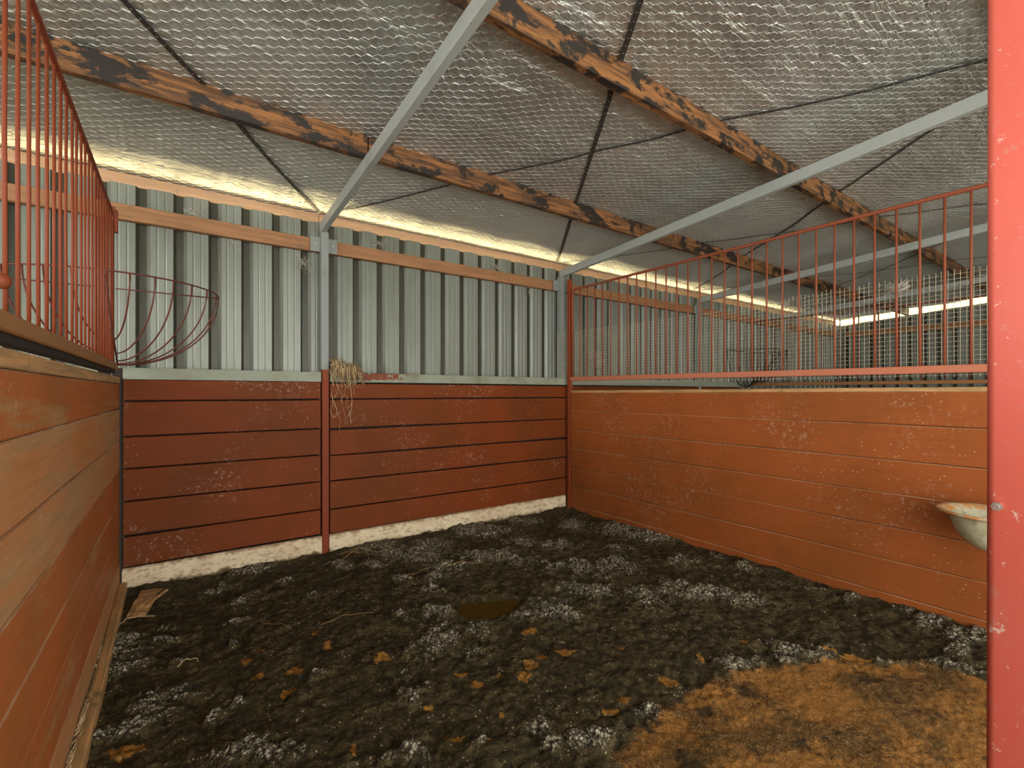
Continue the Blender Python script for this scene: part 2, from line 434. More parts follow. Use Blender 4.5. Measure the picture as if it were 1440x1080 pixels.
# ---- ribbed sheet walls
PIT = .1965
def ribbed(name, a0, a1, ztop, fixed, axis, origin_phase):
    """profile runs along axis, pans at 'fixed', ribs recessed .03 outward"""
    prof = []
    k0 = int(math.floor((a0-origin_phase)/PIT))-1
    a = k0*PIT+origin_phase
    while a < a1+PIT:
        # the lit slope ends at a ; before it the recess, after it the pan
        for u, dpt, rc in ((-.082,0,0),(-.064,.030,1),(-.024,.030,1),(-.004,0,0),(.024,0,0),(.028,.0025,0),(.033,.0025,0),(.037,0,0),
                           (.068,0,0),(.072,.0025,0),(.077,.0025,0),(.081,0,0)):
            prof.append((a+u, dpt, rc))
        a += PIT
    prof = [p for p in prof if a0 <= p[0] <= a1]
    zs = [0, .6, 1.2, 1.8, 2.2, 2.5, ztop]; slope = .07 if axis == 'y' else 0
    m = MB(); vs = []; rec = []
    for z in zs:
        for q, dpt, rc in prof:
            wv = noise.noise((q*3, z*1.2, 4))*.002
            zz = z + ((.006*noise.noise((q*9, 0, 2)) + slope*(3.75-q)) if z == ztop else 0)
            vs.append((q, fixed+dpt+wv, zz) if axis == 'x' else (fixed+dpt+wv, q, zz)); rec.append(rc)
    np_ = len(prof)
    fs = [(j*np_+i, j*np_+i+1, (j+1)*np_+i+1, (j+1)*np_+i) for j in range(len(zs)-1) for i in range(np_-1)]
    m.add(vs, fs)
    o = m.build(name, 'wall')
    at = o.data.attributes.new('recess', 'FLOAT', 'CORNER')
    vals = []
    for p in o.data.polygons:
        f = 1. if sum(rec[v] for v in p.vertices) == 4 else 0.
        # the slope facing away from the light side gets painted shade too, nearly like the recess floor
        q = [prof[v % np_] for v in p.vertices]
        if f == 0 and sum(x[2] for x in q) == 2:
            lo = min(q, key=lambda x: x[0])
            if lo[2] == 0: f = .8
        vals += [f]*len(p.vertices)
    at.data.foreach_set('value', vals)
    sol = o.modifiers.new('thickness', 'SOLIDIFY'); sol.thickness = .0012; sol.offset = 1
    return struct(o)
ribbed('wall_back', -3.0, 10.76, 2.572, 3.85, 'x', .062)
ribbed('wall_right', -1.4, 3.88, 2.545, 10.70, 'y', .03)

# ---- grey steel frame
POSTS = [(.92, 'steel post between the two red board panels, hay caught at its foot'),
         (3.325, 'steel post behind the red corner post of the barred partition'),
         (5.83, 'steel post against the ribbed wall in the next stall, behind the wire mesh'),
         (8.29, 'small distant steel post just left of the far back corner of the shed'),
         (10.55, 'steel corner post where the two ribbed walls meet')]
for i, (x, lb) in enumerate(POSTS):
    t = thing('steel_post', (x, YB, 0), 'grey ' + lb, 'post', 'steel posts of the shed')
    zt = RB-.002
    m = MB()
    w = .027
    if i == 4: m.box(x-w, x+w, YB, YB+.055, 0, zt)
    else:
        z0 = 1.425 if i == 0 else (1.405 if i == 1 else 0)
        # open channel: web + two lips
        m.box(x-w, x-w+.006, YB, YB+.055, z0, zt); m.box(x+w-.006, x+w, YB, YB+.055, z0, zt)
        m.box(x-w+.006, x+w-.006, YB, YB+.004, z0, zt)
    m.build('post_shaft', 'steel_post', t)
    if i == 0:
        m = MB(); m.sweep(chamf(.05, .05, .004), [(x+.004, YB+.022, -.02), (x+.004, YB+.022, .7), (x+.004, YB+.022, 1.425)], up=(0,1,0))
        o = m.build('painted_base', 'steel_red', t); o['label'] = 'red painted lower length of the post'
    if i < 4:
        for sx in (-1, 1):
            m = MB(); xa, xb = sorted((x+sx*w, x+sx*(w+.07)))
            m.box(xa, xb, YB+.030, YB+.036, 2.325, 2.435)
            c = m.build('girt_cleat', 'steel_post', t)
            m = MB(); xc = (xa+xb)/2
            m.tube([(xc, YB+.030, 2.38), (xc, YB+.020, 2.38)], .008, 6, False); m.build('bolt', 'bolt', c)
# rafters
RAF = [(.91, 'grey steel rafter over the stall running up out of the top of the picture'),
       (3.335, 'long grey steel rafter rising to the right above the barred partition'),
       (5.83, 'grey steel rafter seen through the bars above the next stall'),
       (8.29, 'farthest grey steel rafter, small and dark behind the bars')]
for i, (x, lb) in enumerate(RAF):
    m = MB(); y0, y1 = -1.5, YB+.03
    za, zb = zr(y0, RB), zr(y1, RB)
    m.sweep(chamf(.042, RH, .004), [Vector((x, y0, za+RH/2)).lerp(Vector((x, y1, zb+RH/2)), k/6) for k in range(7)])
    tag(m.build('steel_rafter', 'steel', None, (x, YB, RB)), lb, 'rafter', 'steel rafters')
# purlins: a length per bay, resting on the rafters
bays = [(-3.0, -1.53), (-1.53, .91), (.91, 3.335), (3.335, 5.83), (5.83, 8.29), (8.29, 10.62)]
bn = ['beyond left partition', 'left bay', 'middle bay', 'behind the barred grille', 'above the next stall', 'by the end wall']
rown = {1: 'back row', 2: 'front row', 3: 'row overhead near the doorway', 4: 'row outside the doorway'}
for r_, y in enumerate(PUR_Y):
    for b_, (xa, xb) in enumerate(bays):
        if r_ in (1, 2, 3, 4) and b_ == 0: continue
        if r_ in (3, 4): continue
        h = PH if r_ else .088
        zc = zr(y, RB+RH+PH) - h/2 if r_ == 0 else zr(y, RB+RH)+h/2
        m = board((xa+.004, y, zc-(.006 if r_ == 0 else 0)), (xb-.004, y, zc-(.006 if r_ == 0 else 0)), .045, h, .003, 16, .002, r_*7+b_)
        if r_ == 0:
            o = m.build('eave_purlin', 'eave', None, ((xa+xb)/2, y, zc))
            tag(o, 'pale sunlit timber at the eave above the ribbed wall, ' + bn[b_], 'purlin', 'eave timbers')
        else:
            o = m.build('roof_purlin', 'purlin', None, ((xa+xb)/2, y, zc))
            tag(o, 'orange timber purlin with black stains, %s, %s' % (rown[r_], bn[b_]), 'purlin', 'stained roof purlins')
for y, nm in ((.345, 'nearest the doorway'), (-.855, 'outside the doorway')):
    m = board((-3.0, y, zr(y, RB+RH)+PH/2), (10.6, y, zr(y, RB+RH)+PH/2), .045, PH, .003, 30, .002, 77)
    tag(m.build('roof_purlin', 'purlin', None, (3.8, y, 2.8)), 'overhead roof purlin ' + nm + ', above the picture', 'purlin', 'stained roof purlins')
m = MB(); m.box(10.77, 10.815, -1.4, 3.9, 2.60, 2.67)
# end wall timbers
def sloped(x, ya, yb, base, w, h, seed):
    return board((x, ya, zr(ya, base)), (x, yb, zr(yb, base)), w, h, .003, 16, .002, seed)
tag(sloped(10.765, -1.3, 3.86, RB+RH+PH-.140, .04, .075, 5).build('eave_purlin', 'steel', None, (10.76, 1.2, 2.7)), 'grey trim along the top of the distant end wall, under the glowing gap', 'purlin', 'eave timbers')
# girts along the back wall
gb = [(-3.0, .882), (.96, 3.29), (3.365, 5.79), (5.87, 8.25), (8.33, 10.5)]
gl = ['left of the grey post', 'between the two grey posts of the stall', 'directly behind the barred partition', 'farther along the next stall', 'running into the far back corner']
for i, (xa, xb) in enumerate(gb):
    m = board((xa, YB+.072, 2.38), (xb, YB+.072, 2.38), .045, .10, .003, 16, .003, 40+i)
    tag(m.build('wall_girt', 'girt', None, ((xa+xb)/2, YB+.072, 2.38)), 'brown timber rail across the ribbed back wall, ' + gl[i], 'wall rail', 'timber wall rails')
m = board((10.665, 3.7, 2.38), (10.665, -1.3, 2.38), .045, .10, .003, 16, .003, 49)
tag(m.build('wall_girt', 'girt', None, (10.665, 1.2, 2.38)), 'brown timber rail across the far end wall', 'wall rail', 'timber wall rails')

# ---- crossed bracing straps under the netting
def strap(x0, y0, x1, y1, lb, tw=.012):
    pts = []; n = 60
    for i in range(n+1):
        q = i/n; x, y = x0+(x1-x0)*q, y0+(y1-y0)*q
        pts.append((x, y, foil_z(x, y)-.008))
    # dip below nothing: pressed up over purlins, hidden there
    m = MB(); m.sweep([(-tw,-.0012),(tw,-.0012),(tw,.0012),(-tw,.0012)], pts)
    # punched holes rolled outward: small raised rims along the strap
    L_ = math.hypot(x1-x0, y1-y0); nh = int(L_/.045)
    for k in range(nh):
        q = (k+.5)/nh; x, y = x0+(x1-x0)*q, y0+(y1-y0)*q; z = foil_z(x, y)-.0098
        ring = [(x+.0045*math.cos(TAU*j/6), y+.0045*math.sin(TAU*j/6), z) for j in range(6)]
        m.add(ring, [tuple(range(6))[::-1]])
    o = m.build('bracing_strap', 'strap', None, ((x0+x1)/2, (y0+y1)/2, 2.75))
    o.data.materials.append(M['bolt'])
    npoly = len(o.data.polygons)
    for p in list(o.data.polygons)[npoly-nh:]: p.material_index = 1
    return tag(o, lb, 'strap', 'crossed roof bracing straps')
strap(-1.50, .42, .90, 3.86, 'dark strap from the top left of the picture down to the left grey post')
strap(-1.50, 3.86, .90, .42, 'dark strap crossing behind the bars of the left grille', .009)
strap(.95, .42, 3.33, 3.84, 'dark strap running down the middle of the ceiling to the second grey post')
strap(3.30, .45, .97, 3.84, 'dark strap running right from the left grey post across the ceiling', .009)
strap(3.42, .32, 5.80, 3.84, 'dark strap slanting to the third grey post, behind the long rafter', .010)
strap(5.80, .62, 3.42, 3.84, 'dark strap sloping across the roof right of the long rafter', .008)
strap(5.86, .32, 8.26, 3.84, 'dark strap in the distant roof bay slanting toward its far post', .008)
strap(8.26, .42, 5.88, 3.84, 'dark strap in the distant roof bay slanting toward its near post', .008)

# ---- back kick boards, cap rails and kerb
JZ = [1.335, 1.197, .977, .777, .574, .362, .168]
JZr = [1.325, 1.197, .970, .765, .566, .348, .160]
def back_panel(x0, x1, jz, lb, seed, cap=True, caplab=True):
    t = thing('kick_board_panel', ((x0+x1)/2, YB+.012, 0), lb, 'board panel', 'board panels along the back wall')
    for k in range(6):
        za, zb = jz[k], jz[k+1]
        rnd = random.Random(seed*10+k)
        g = .005+rnd.random()*.004+(.006 if k in (0,1,2) and seed == 2 else .003)
        tl = (rnd.random()-.5)*.006
        m = board((x0+.004, YB+.014, (za+zb)/2+tl), (x1-.004, YB+.014, (za+zb)/2-tl), .022, za-zb-g, .003, 14, .0016, seed*10+k)
        m.build('board', 'board_x', t)
    nb = 1 if x1-x0 < 1.6 else 2
    for k in range(nb):
        xx = x0+(x1-x0)*(k+.5)/nb
        m = MB(); m.box(xx-.03, xx+.03, YB+.027, YB+.060, .0, 1.33); m.build('batten', 'dark', t)  # batten coloured near-black so the shade in the gaps stays unbroken
    m = MB(); m.box(x0+.006, x1-.006, YB+.061, YB+.065, 0, 1.33); m.build('gap_shade_sheet', 'dark', t)  # dark sheet added to put shade into the board gaps
    if cap:
        m = MB()
        m.sweep([(-.020,-.034),(.020,-.034),(.020,.034),(-.020,.034)], [(x0+.002, YB+.012, 1.366), ((x0+x1)/2, YB+.012, 1.367), (x1-.002, YB+.012, 1.366)])
        m.sweep([(-.082,-.002),(.02,-.002),(.02,.002),(-.082,.002)], [(x0+.002, YB+.012, 1.402), ((x0+x1)/2, YB+.012, 1.4025), (x1-.002, YB+.012, 1.402)])
        m.build('cap_rail', 'peel' if seed == 2 else 'galv', t)
    return t
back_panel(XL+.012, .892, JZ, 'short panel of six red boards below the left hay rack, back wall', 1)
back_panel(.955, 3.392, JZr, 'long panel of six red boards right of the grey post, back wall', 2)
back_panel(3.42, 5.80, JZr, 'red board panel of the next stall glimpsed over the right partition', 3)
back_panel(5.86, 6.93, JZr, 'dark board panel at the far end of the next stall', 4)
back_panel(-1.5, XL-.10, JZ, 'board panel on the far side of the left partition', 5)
m = MB()
def kerb(x0, x1):
    n = int((x1-x0)/.03); V_ = []
    for i in range(n+1):
        x = x0+(x1-x0)*i/n; a = noise.noise((x*6,1,1))*.007; b = noise.noise((x*5,4,1))*.006
        V_ += [(x, YB+.028, -.05), (x, YB-.012+a*.6, -.05), (x, YB-.006+a, .06), (x, YB+.000+b, .150+b*.5), (x, YB+.010, .161), (x, YB+.028, .161)]
    f = [(i*6+j, i*6+(j+1) % 6, (i+1)*6+(j+1) % 6, (i+1)*6+j) for i in range(n) for j in range(6)]
    m.add(V_, f, True)
kerb(XL+.01, .897); kerb(.952, 3.37)
struct(m.build('trim_1', 'kerb'))

# ---- side partitions
def side_partition(xface, xdir, y0, y1, jz, mats, lb, seed, ztop_cap):
    """visible face at x = xface, body behind it (xdir = +1 away to the right)"""
    t = thing('board_partition', (xface+xdir*.02, (y0+y1)/2, 0), lb, 'partition')
    for k in range(len(jz)-1):
        za, zb = jz[k], jz[k+1]
        rnd = random.Random(seed*20+k)
        off = (rnd.random()-.5)*.005
        g = .0015+rnd.random()*.003
        tl = (rnd.random()-.5)*.010
        m = board((xface+xdir*(.019+off*.5), y0, (za+zb)/2+tl*.5), (xface+xdir*(.019+off*.5), y1, (za+zb)/2-tl*.5), .038, za-zb-g, .0045 if xdir < 0 else .0035, 20, .002, seed*20+k)
        m.build('board', mats[k], t, arris='arris')
    for yy in (y0+.12, (y0+y1)/2, y1-.10):
        m = MB(); m.box(min(xface+xdir*.041, xface+xdir*.075), max(xface+xdir*.041, xface+xdir*.075), yy-.035, yy+.035, 0, jz[0]-.01); m.build('batten', 'rawcap', t)
    if ztop_cap:
        m = board((xface+xdir*.021, y0, ztop_cap[0]), (xface+xdir*.021, y1, ztop_cap[1]), .046, ztop_cap[2], .003, 24, .003, seed+3)
        m.build('bare_top_edge', 'rawcap', t)
    return t
JR = [1.255, 1.066, .862, .668, .474, .282, .086, -.03]
side_partition(XP-.01, 1, .08, 3.655, JR, ['board_y']*7, 'right partition of wide red boards with a bare timber top edge', 6, (1.266, 1.258, .024))
JL = [1.300, 1.150, .958, .776, .590, .405, .215, .08]
side_partition(XL, -1, -.3, 3.725, JL, ['board_l', 'board_lw', 'board_lw', 'board_l', 'board_l', 'board_l', 'board_lw'], 'left partition of worn red brown boards, close to the camera', 7, (1.320, 1.322, .04))
side_partition(XF-.01, 1, .2, 3.655, JR, ['board_y']*7, 'far partition dividing the next stall, mostly hidden behind the right one', 8, (1.266, 1.266, .024))
# timber at the foot of the left partition
m = board((XL+.022, -.3, .03), (XL+.022, 3.70, .035), .040, .11, .006, 24, .005, 91)
tag(m.build('foot_rail', 'rawcap', None, (XL+.02, 1.7, 0)), 'bare muddy timber along the foot of the left partition', 'timber rail')
m = MB(); rnd = random.Random(4)
for k in range(70):
    y = 1.25+rnd.random()*1.15; z = .085+rnd.random()*.012
    m.taper([(XL+.004, y, z), (XL+.012+rnd.random()*.01, y+.03, z+rnd.random()*.015), (XL+.006+rnd.random()*.02, y+.06+rnd.random()*.07, z+rnd.random()*.012)], .0016, .0007, 3)
tag(m.build('straw_wisps', 'straw', None, (XL+.01, 1.7, .09)), 'wisps of straw lodged behind the timber at the foot of the left partition', 'straw', None, 'stuff')

# ---- barred grilles
def grille(x, y0, y1, zb0, zb1, zt0, zt1, mat, mrail, r, lb, ys, frame_r=.0125, rail=(.045,.042), curved=True, knob=False):
    """zb0/zt0 at y0 (near), zb1/zt1 at y1 (back)"""
    t = thing('barred_grille', (x, (y0+y1)/2, (zb0+zb1)/2), lb, 'grille')
    L = lambda a, b, y: a+(b-a)*(y-y0)/(y1-y0)
    m = MB(); m.sweep(chamf(rail[0], rail[1], .004), [(x, y0+(y1-y0)*k/12, L(zb0, zb1, y0+(y1-y0)*k/12)+noise.noise((k*.5, x, 0))*.002) for k in range(13)])
    m.build('bottom_rail', mrail, t)
    if knob:
        m = MB(); m.sweep(chamf(.030, .022, .002), [(x-.004, y0+(y1-y0)*k/12, L(zb0, zb1, y0+(y1-y0)*k/12)-rail[1]/2-.011) for k in range(13)])  # near-black strip standing in for the shaded underside of the rail
        o_ = m.build('under_rail_shade', 'dark', t); o_['label'] = 'black strip standing for shade under the rail'
    # top rail bends down at the back end
    pts = [(x, y0+(y1-.06-y0)*k/12, L(zt0, zt1, y0+(y1-.06-y0)*k/12)+noise.noise((k*.4, x, 3))*.003) for k in range(13)]
    zt = L(zt0, zt1, y1)
    for k in range(1, 6):
        a = math.pi/2*k/5; pts.append((x, y1-.06+.05*math.sin(a), zt-.05+.05*math.cos(a)))
    pts.append((x, y1-.01, zb1+.01))
    m = MB(); m.tube(pts, frame_r, 8); m.build('top_rail', mat, t)
    for i, y in enumerate(ys):
        m = MB(); a = noise.noise((y*9, x, 1))*.004
        m.tube([(x, y, L(zb0, zb1, y)+.012), (x+a, y+a*.5, (L(zb0,zb1,y)+L(zt0,zt1,y))/2), (x, y, L(zt0, zt1, y)-.004)], r, 8)
        m.build('bar', mat, t)
    if knob:
        m = MB(); m.lathe([(0,-.016),(.010,-.014),(.015,-.007),(.0165,0),(.015,.007),(.010,.014),(0,.016)], (x+.018, 1.370, 1.475), 14)
        m.build('knob', mat, t)
    return t
ysr = [3.53-.1043*k for k in range(33)]
grille(XP, .06, 3.65, 1.372, 1.392, 2.312, 2.322, 'grille', 'rail', .0064, 'red barred grille standing on the right partition', ysr)
ysl = [3.50-.1005*k for k in range(36)]
grille(XL-.022, -.2, 3.60, 1.392, 1.405, 2.222, 2.300, 'grille_l', 'rail_l', .0045, 'red barred grille along the left edge, seen steeply from beside', ysl, frame_r=.0095, knob=True)
ysf = [3.53-.205*k for k in range(16)]
grille(XF, .2, 3.65, 1.365, 1.372, 2.27, 2.30, 'rack', 'rail_l', .0075, 'thin dark grille at the far side of the next stall', ysf, .012)
# lug where the left grille meets the girt
m = MB(); m.box(XL-.03, XL+.0, 3.62, 3.66, 2.20, 2.33)
m.box(XL-.026, XL-.012, 3.615, 3.64, 2.30, 2.345)
tag(m.build('hanger_bracket', 'grille_l', None, (XL-.015, 3.64, 2.26)), 'small red steel bracket at the back end of the left grille', 'bracket')

# red corner posts carrying the right partition
m = MB(); m.sweep(chamf(.042, .042, .004), [(XP+.002, 3.688, -.03), (XP+.002, 3.688, 1.2), (XP+.002, 3.688, 2.44)], up=(0,1,0))
tag(m.build('corner_post', 'steel_red', None, (XP, 3.69, 0)), 'slim dark red corner post at the back end of the right partition', 'post')
m = MB(); m.sweep(chamf(.05, .05, .004), [(XL-.012, 3.777, -.03), (XL-.012, 3.777, 1.2), (XL-.012, 3.777, 1.40)], up=(0,1,0))
tag(m.build('corner_post', 'dark', None, (XL-.012, 3.777, 0)), 'dark corner post hidden in the gap at the back of the left partition', 'post')

# ---- welded mesh behind the right grille
m = MB(); xm = XP+.035; g = .0254; rw = .0012
y = .15; k = 0; rnd = random.Random(9)
def topz(y): return 1.875+.012*math.sin(y*2.)
while y < 3.64:
    zt = topz(y)+.016+rnd.random()*.012; lean = (rnd.random()-.5)*.004
    pts = [(xm, y, 1.335), (xm+noise.noise((y*2,1,0))*.012, y, 1.6), (xm+noise.noise((y*2,5,0))*.02, y+lean, zt)]
    m.tube(pts, rw, 4, False, False); y += g; k += 1
z = 1.345
while z < 1.885:
    n = 40; m.tube([(xm+noise.noise(((.15+3.49*q/n)*2, 1+4*(z-1.335)/.55, 0))*.012+.001, .15+3.49*q/n, z+.008*math.sin((.15+3.49*q/n)*2.)*(z-1.335)/.55) for q in range(n+1)], rw, 4, False, False); z += g
tag(m.build('welded_mesh_panel', 'mesh', None, (xm, 1.9, 1.34)), 'rusty welded square mesh wired behind the right grille, ragged along its top', 'wire mesh')
m = MB()
x = 3.235
while x < 3.56:
    m.tube([(x, YB-.022, 1.41), (x, YB-.022, 1.885+rnd.random()*.01)], rw, 4, False, False); x += g
z = 1.42
while z < 1.88: m.tube([(3.232, YB-.0205, z), (3.552, YB-.0205, z)], rw, 4, False, False); z += g
tag(m.build('welded_mesh_panel', 'mesh', None, (3.39, YB-.022, 1.41)), 'narrow offcut of welded square mesh wrapped across the second grey post', 'wire mesh')

# ---- corner hay racks
def hay_rack(cx, cy, dx, R, zt, zb, mat, lb, r=.0043):
    """quarter-round basket in the corner (cx, cy); opens to dx along the wall and towards the front"""
    t = thing('corner_hay_rack', (cx, cy, zb), lb, 'hay rack', 'quarter round hay racks')
    rim = lambda th, z=zt: Vector((cx+dx*R*math.cos(th), cy-R*math.sin(th), z))
    m = MB(); m.tube([rim(math.pi/2*k/24) for k in range(25)], r*1.1, 8); m.build('front_rim', mat, t)
    m = MB(); m.tube([(cx, cy, zt-.0), (cx+dx*R, cy, zt)], r*.9, 8); m.build('back_bar', mat, t)
    E = Vector((cx+dx*.012, cy-.02, zb)); S0 = rim(math.pi/2)
    m = MB(); m.tube([S0, S0.lerp(E, .5)+Vector((0,0,-.012)), E], r, 8); m.build('side_bar', mat, t)
    sp = lambda q: S0.lerp(E, q)
    for th, q in ((79,.70),(67,.86),(57,.95),(45,.985),(31,1),(16,1),(0.5,1)):
        a = math.radians(th); T = rim(a); e = sp(q); pts = []
        for k in range(15):
            s = math.pi/2*k/14
            pts.append(Vector((e.x+(T.x-e.x)*math.cos(s), e.y+(T.y-e.y)*math.cos(s), T.z-(T.z-e.z)*math.sin(s))))
        m = MB(); m.tube(pts, r, 8); m.build('rib', mat, t)
    return t
hay_rack(XL-.018, 3.715, 1, .53, 1.88, 1.415, 'rack', 'red quarter round wire hay rack in the left back corner of the stall')
hay_rack(XL-.045, 3.715, -1, .53, 1.88, 1.415, 'rack', 'wire hay rack on the other side of the left grille, seen between its bars')
hay_rack(XF-.03, 3.715, -1, .53, 1.86, 1.33, 'rack_dark', 'black wire hay rack in the corner of the next stall, seen through the mesh', .007)
hay_rack(XF+.04, 3.715, 1, .50, 1.86, 1.36, 'rack_dark', 'distant dark wire hay rack beyond the far grille', .006)

# ---- feed bowl on the right partition
c = (3.150, .50, .498)
t = thing('feed_bowl', (3.15, .5, .498), 'chipped cream enamel feed bowl with rusty rim, half hidden behind the coral pillar', 'feed bowl')
m = MB()
m.lathe([(0,.0),(.03,.001),(.065,.012),(.095,.035),(.122,.072),(.140,.115),(.150,.152),(.152,.162),(.178,.170),(.193,.172),(.197,.176),(.197,.184),(.192,.187),(.176,.184),(.152,.175),(.144,.160),(.134,.118),(.114,.074),(.088,.040),(.06,.018),(.03,.008),(0,.006)], c, 48)
m.build('bowl', 'bowl', t)
m = MB(); m.box(3.30, 3.358, .46, .54, .60, .645); m.build('mounting_bracket', 'steel', t)

# ---- coral painted pillar at the doorway
t = thing('steel_pillar', (.955, .1, 0), 'coral red painted steel pillar filling the right edge of the picture', 'post')
def rsq(w, r, n=5):
    out = []
    for sx, sy, a0 in ((1,1,0),(-1,1,90),(-1,-1,180),(1,-1,270)):
        for k in range(n+1):
            a = math.radians(a0+90*k/n); out.append((sx*(w/2-r)+r*math.cos(a), sy*(w/2-r)+r*math.sin(a)))
    return out
m = MB(); px, py, w = .955, .0935, .11
m.sweep(rsq(w, .009), [(px+.0032, py-.001, 3.02), (px, py, 1.25), (px-.004, py+.0012, -.05)][::-1], up=(0,1,0), smooth=True)
o = m.build('pillar_shaft', 'pillar', t)
m = MB(); m.tube([(.903, .1375, 1.097), (.8945, .1375, 1.097)], .0062, 6, False); m.tube([(.8945, .1375, 1.097), (.8915, .1375, 1.097)], .0035, 8)
m.build('bolt', 'bolt', t)

# ---- wad of dried grass on the left grey post
rnd = random.Random(12)
t = thing('dried_grass_wad', (1.05, YB-.02, 1.40), 'wad of dried grass roots hanging over the cap rail beside the left grey post', 'dried grass')
m = MB()
for k in range(150):
    x0 = .957+.20*rnd.random()**1.25; topc = 1.515-.40*max(0, x0-1.00)
    z0 = 1.402+(topc-1.402)*rnd.random()**.5
    y0 = YB-.03+.05*rnd.random()
    x1 = x0+rnd.gauss(.025,.03); z1 = max(z0-.03-.11*rnd.random(), 1.30)
    y1 = YB-.035-.02*rnd.random()
    x1 = max(.952, min(1.20, x1))
    mid = ((x0+x1)/2+rnd.gauss(0,.014), min(y0, y1)-.012-rnd.random()*.02, (z0+z1)/2+.02)
    m.taper([(x0, y0, z0), mid, (x1, y1, z1), (x1+rnd.gauss(0,.01), y1+.004, z1-.03*rnd.random())], .0017, .0009, 3)
for k in range(130):
    a = rnd.random()*TAU; x0 = .97+rnd.random()*.19; z0 = 1.41+rnd.random()*.08*(1-(x0-.97)/.22)
    m.taper([(x0, YB-.02, z0), (x0+.04*math.cos(a), YB-.03, z0+.02*math.sin(a)), (x0+.09*math.cos(a)*.6, YB-.01, z0+.035*math.sin(a))], .0014, .0008, 3)
m.build('matted_grass', 'straw', t)
m = MB()
for k in range(260):
    x0 = .960+.21*rnd.random()**1.2; topc = 1.500-.40*max(0, x0-.99)
    z0 = 1.375+(topc-1.375)*rnd.random()**.7; a = rnd.gauss(-.6, 1.0); L_ = .03+.05*rnd.random()
    m.taper([(x0, YB-.010-.03*rnd.random(), z0), (x0+L_*.5*math.cos(a), YB-.035-.01*rnd.random(), z0+L_*.5*math.sin(a)+.006), (x0+L_*math.cos(a), YB-.015-.02*rnd.random(), z0+L_*math.sin(a))], .0020, .0010, 3)
m.build('inner_mat', 'straw_d', t)
m = MB()
for xs_, z0, z1, r0 in ((1.00,1.34,1.085,.0024),(.968,1.35,1.12,.0016),(1.075,1.35,1.14,.0022),(1.10,1.36,1.00,.0019),(1.03,1.33,1.17,.0014),(1.12,1.37,1.22,.0016),(1.055,1.34,.98,.0012),(.985,1.25,1.06,.0013),(1.02,1.20,.93,.0011),(1.09,1.17,1.06,.0018)):
    pts = []; n = 8; ph = rnd.random()*9
    for k in range(n+1):
        q = k/n; pts.append((xs_+noise.noise((q*3, ph, 0))*.045, YB-.012-.012*math.sin(q*3+ph)**2, z0+(z1-z0)*q))
    m.taper(pts, r0, r0*.6, 4)
pts = [(1.005,YB-.015,1.09),(.997,YB-.012,1.065),(.978,YB-.012,1.06),(.963,YB-.012,1.085),(.955,YB-.012,1.13)]
m.taper(pts, .002, .0015, 4)
m.taper([(1.10,YB-.015,1.10),(1.085,YB-.018,1.065),(1.07,YB-.015,1.03)], .0022, .0012, 4)
o = m.build('hanging_root', 'straw', t)

# ---- dusty cobwebs
def web(c, w, h, n, lb, drop=.05, axis='x', mat='web'):
    rnd = random.Random(int(c[0]*100)+7); m = MB()
    for k in range(n):
        a = Vector((rnd.uniform(-w,w), 0, rnd.uniform(-h,h)*.6)); b = Vector((rnd.uniform(-w,w), 0, rnd.uniform(-h,h)*.6-drop*rnd.random()))
        mid = (a+b)/2+Vector((rnd.gauss(0,w*.12), 0, -drop*.5*rnd.random()))
        yo = rnd.uniform(-.012, .012)
        f = (lambda v: (c[0]+v.x, c[1]+yo, c[2]+v.z)) if axis == 'x' else (lambda v: (c[0]+yo, c[1]+v.x, c[2]+v.z))
        m.taper([f(a), f(mid), f(b)], .0011, .0008, 3)
    return tag(m.build('cobweb', mat, None, c), lb, 'cobweb', 'dusty cobwebs')
web((1.36, YB+.035, 2.49), .06, .05, 22, 'dusty cobweb above the timber rail, just right of the left grey post')
web((2.93, YB+.035, 2.30), .035, .05, 24, 'clotted cobweb hanging from the timber rail near the second grey post', .05)
web((.10, YB+.035, 2.47), .07, .05, 26, 'cobweb above the timber rail over the left hay rack')
web((.78, YB+.035, 2.24), .06, .07, 30, 'tangled cobweb below the timber rail left of the left grey post', .08)
web((.33, YB+.035, 2.30), .03, .02, 14, 'small cobweb hanging under the timber rail above the left hay rack', .04)
web((2.55, YB+.035, 2.47), .10, .05, 34, 'wide cobweb above the timber rail left of the second grey post')
web((XP+.01, .92, 1.865), .06, .045, 80, 'thick grey cobweb clotted on top of the mesh behind the right grille', .03, 'y')
web((3.42, YB-.02, 1.33), .05, .05, 26, 'cobweb in the slot at the back end of the right partition top')
web((XP+.012, 3.35, 1.6), .16, .16, 60, 'chaff specks and web caught low in the bars at the back of the right grille', .02, 'y')

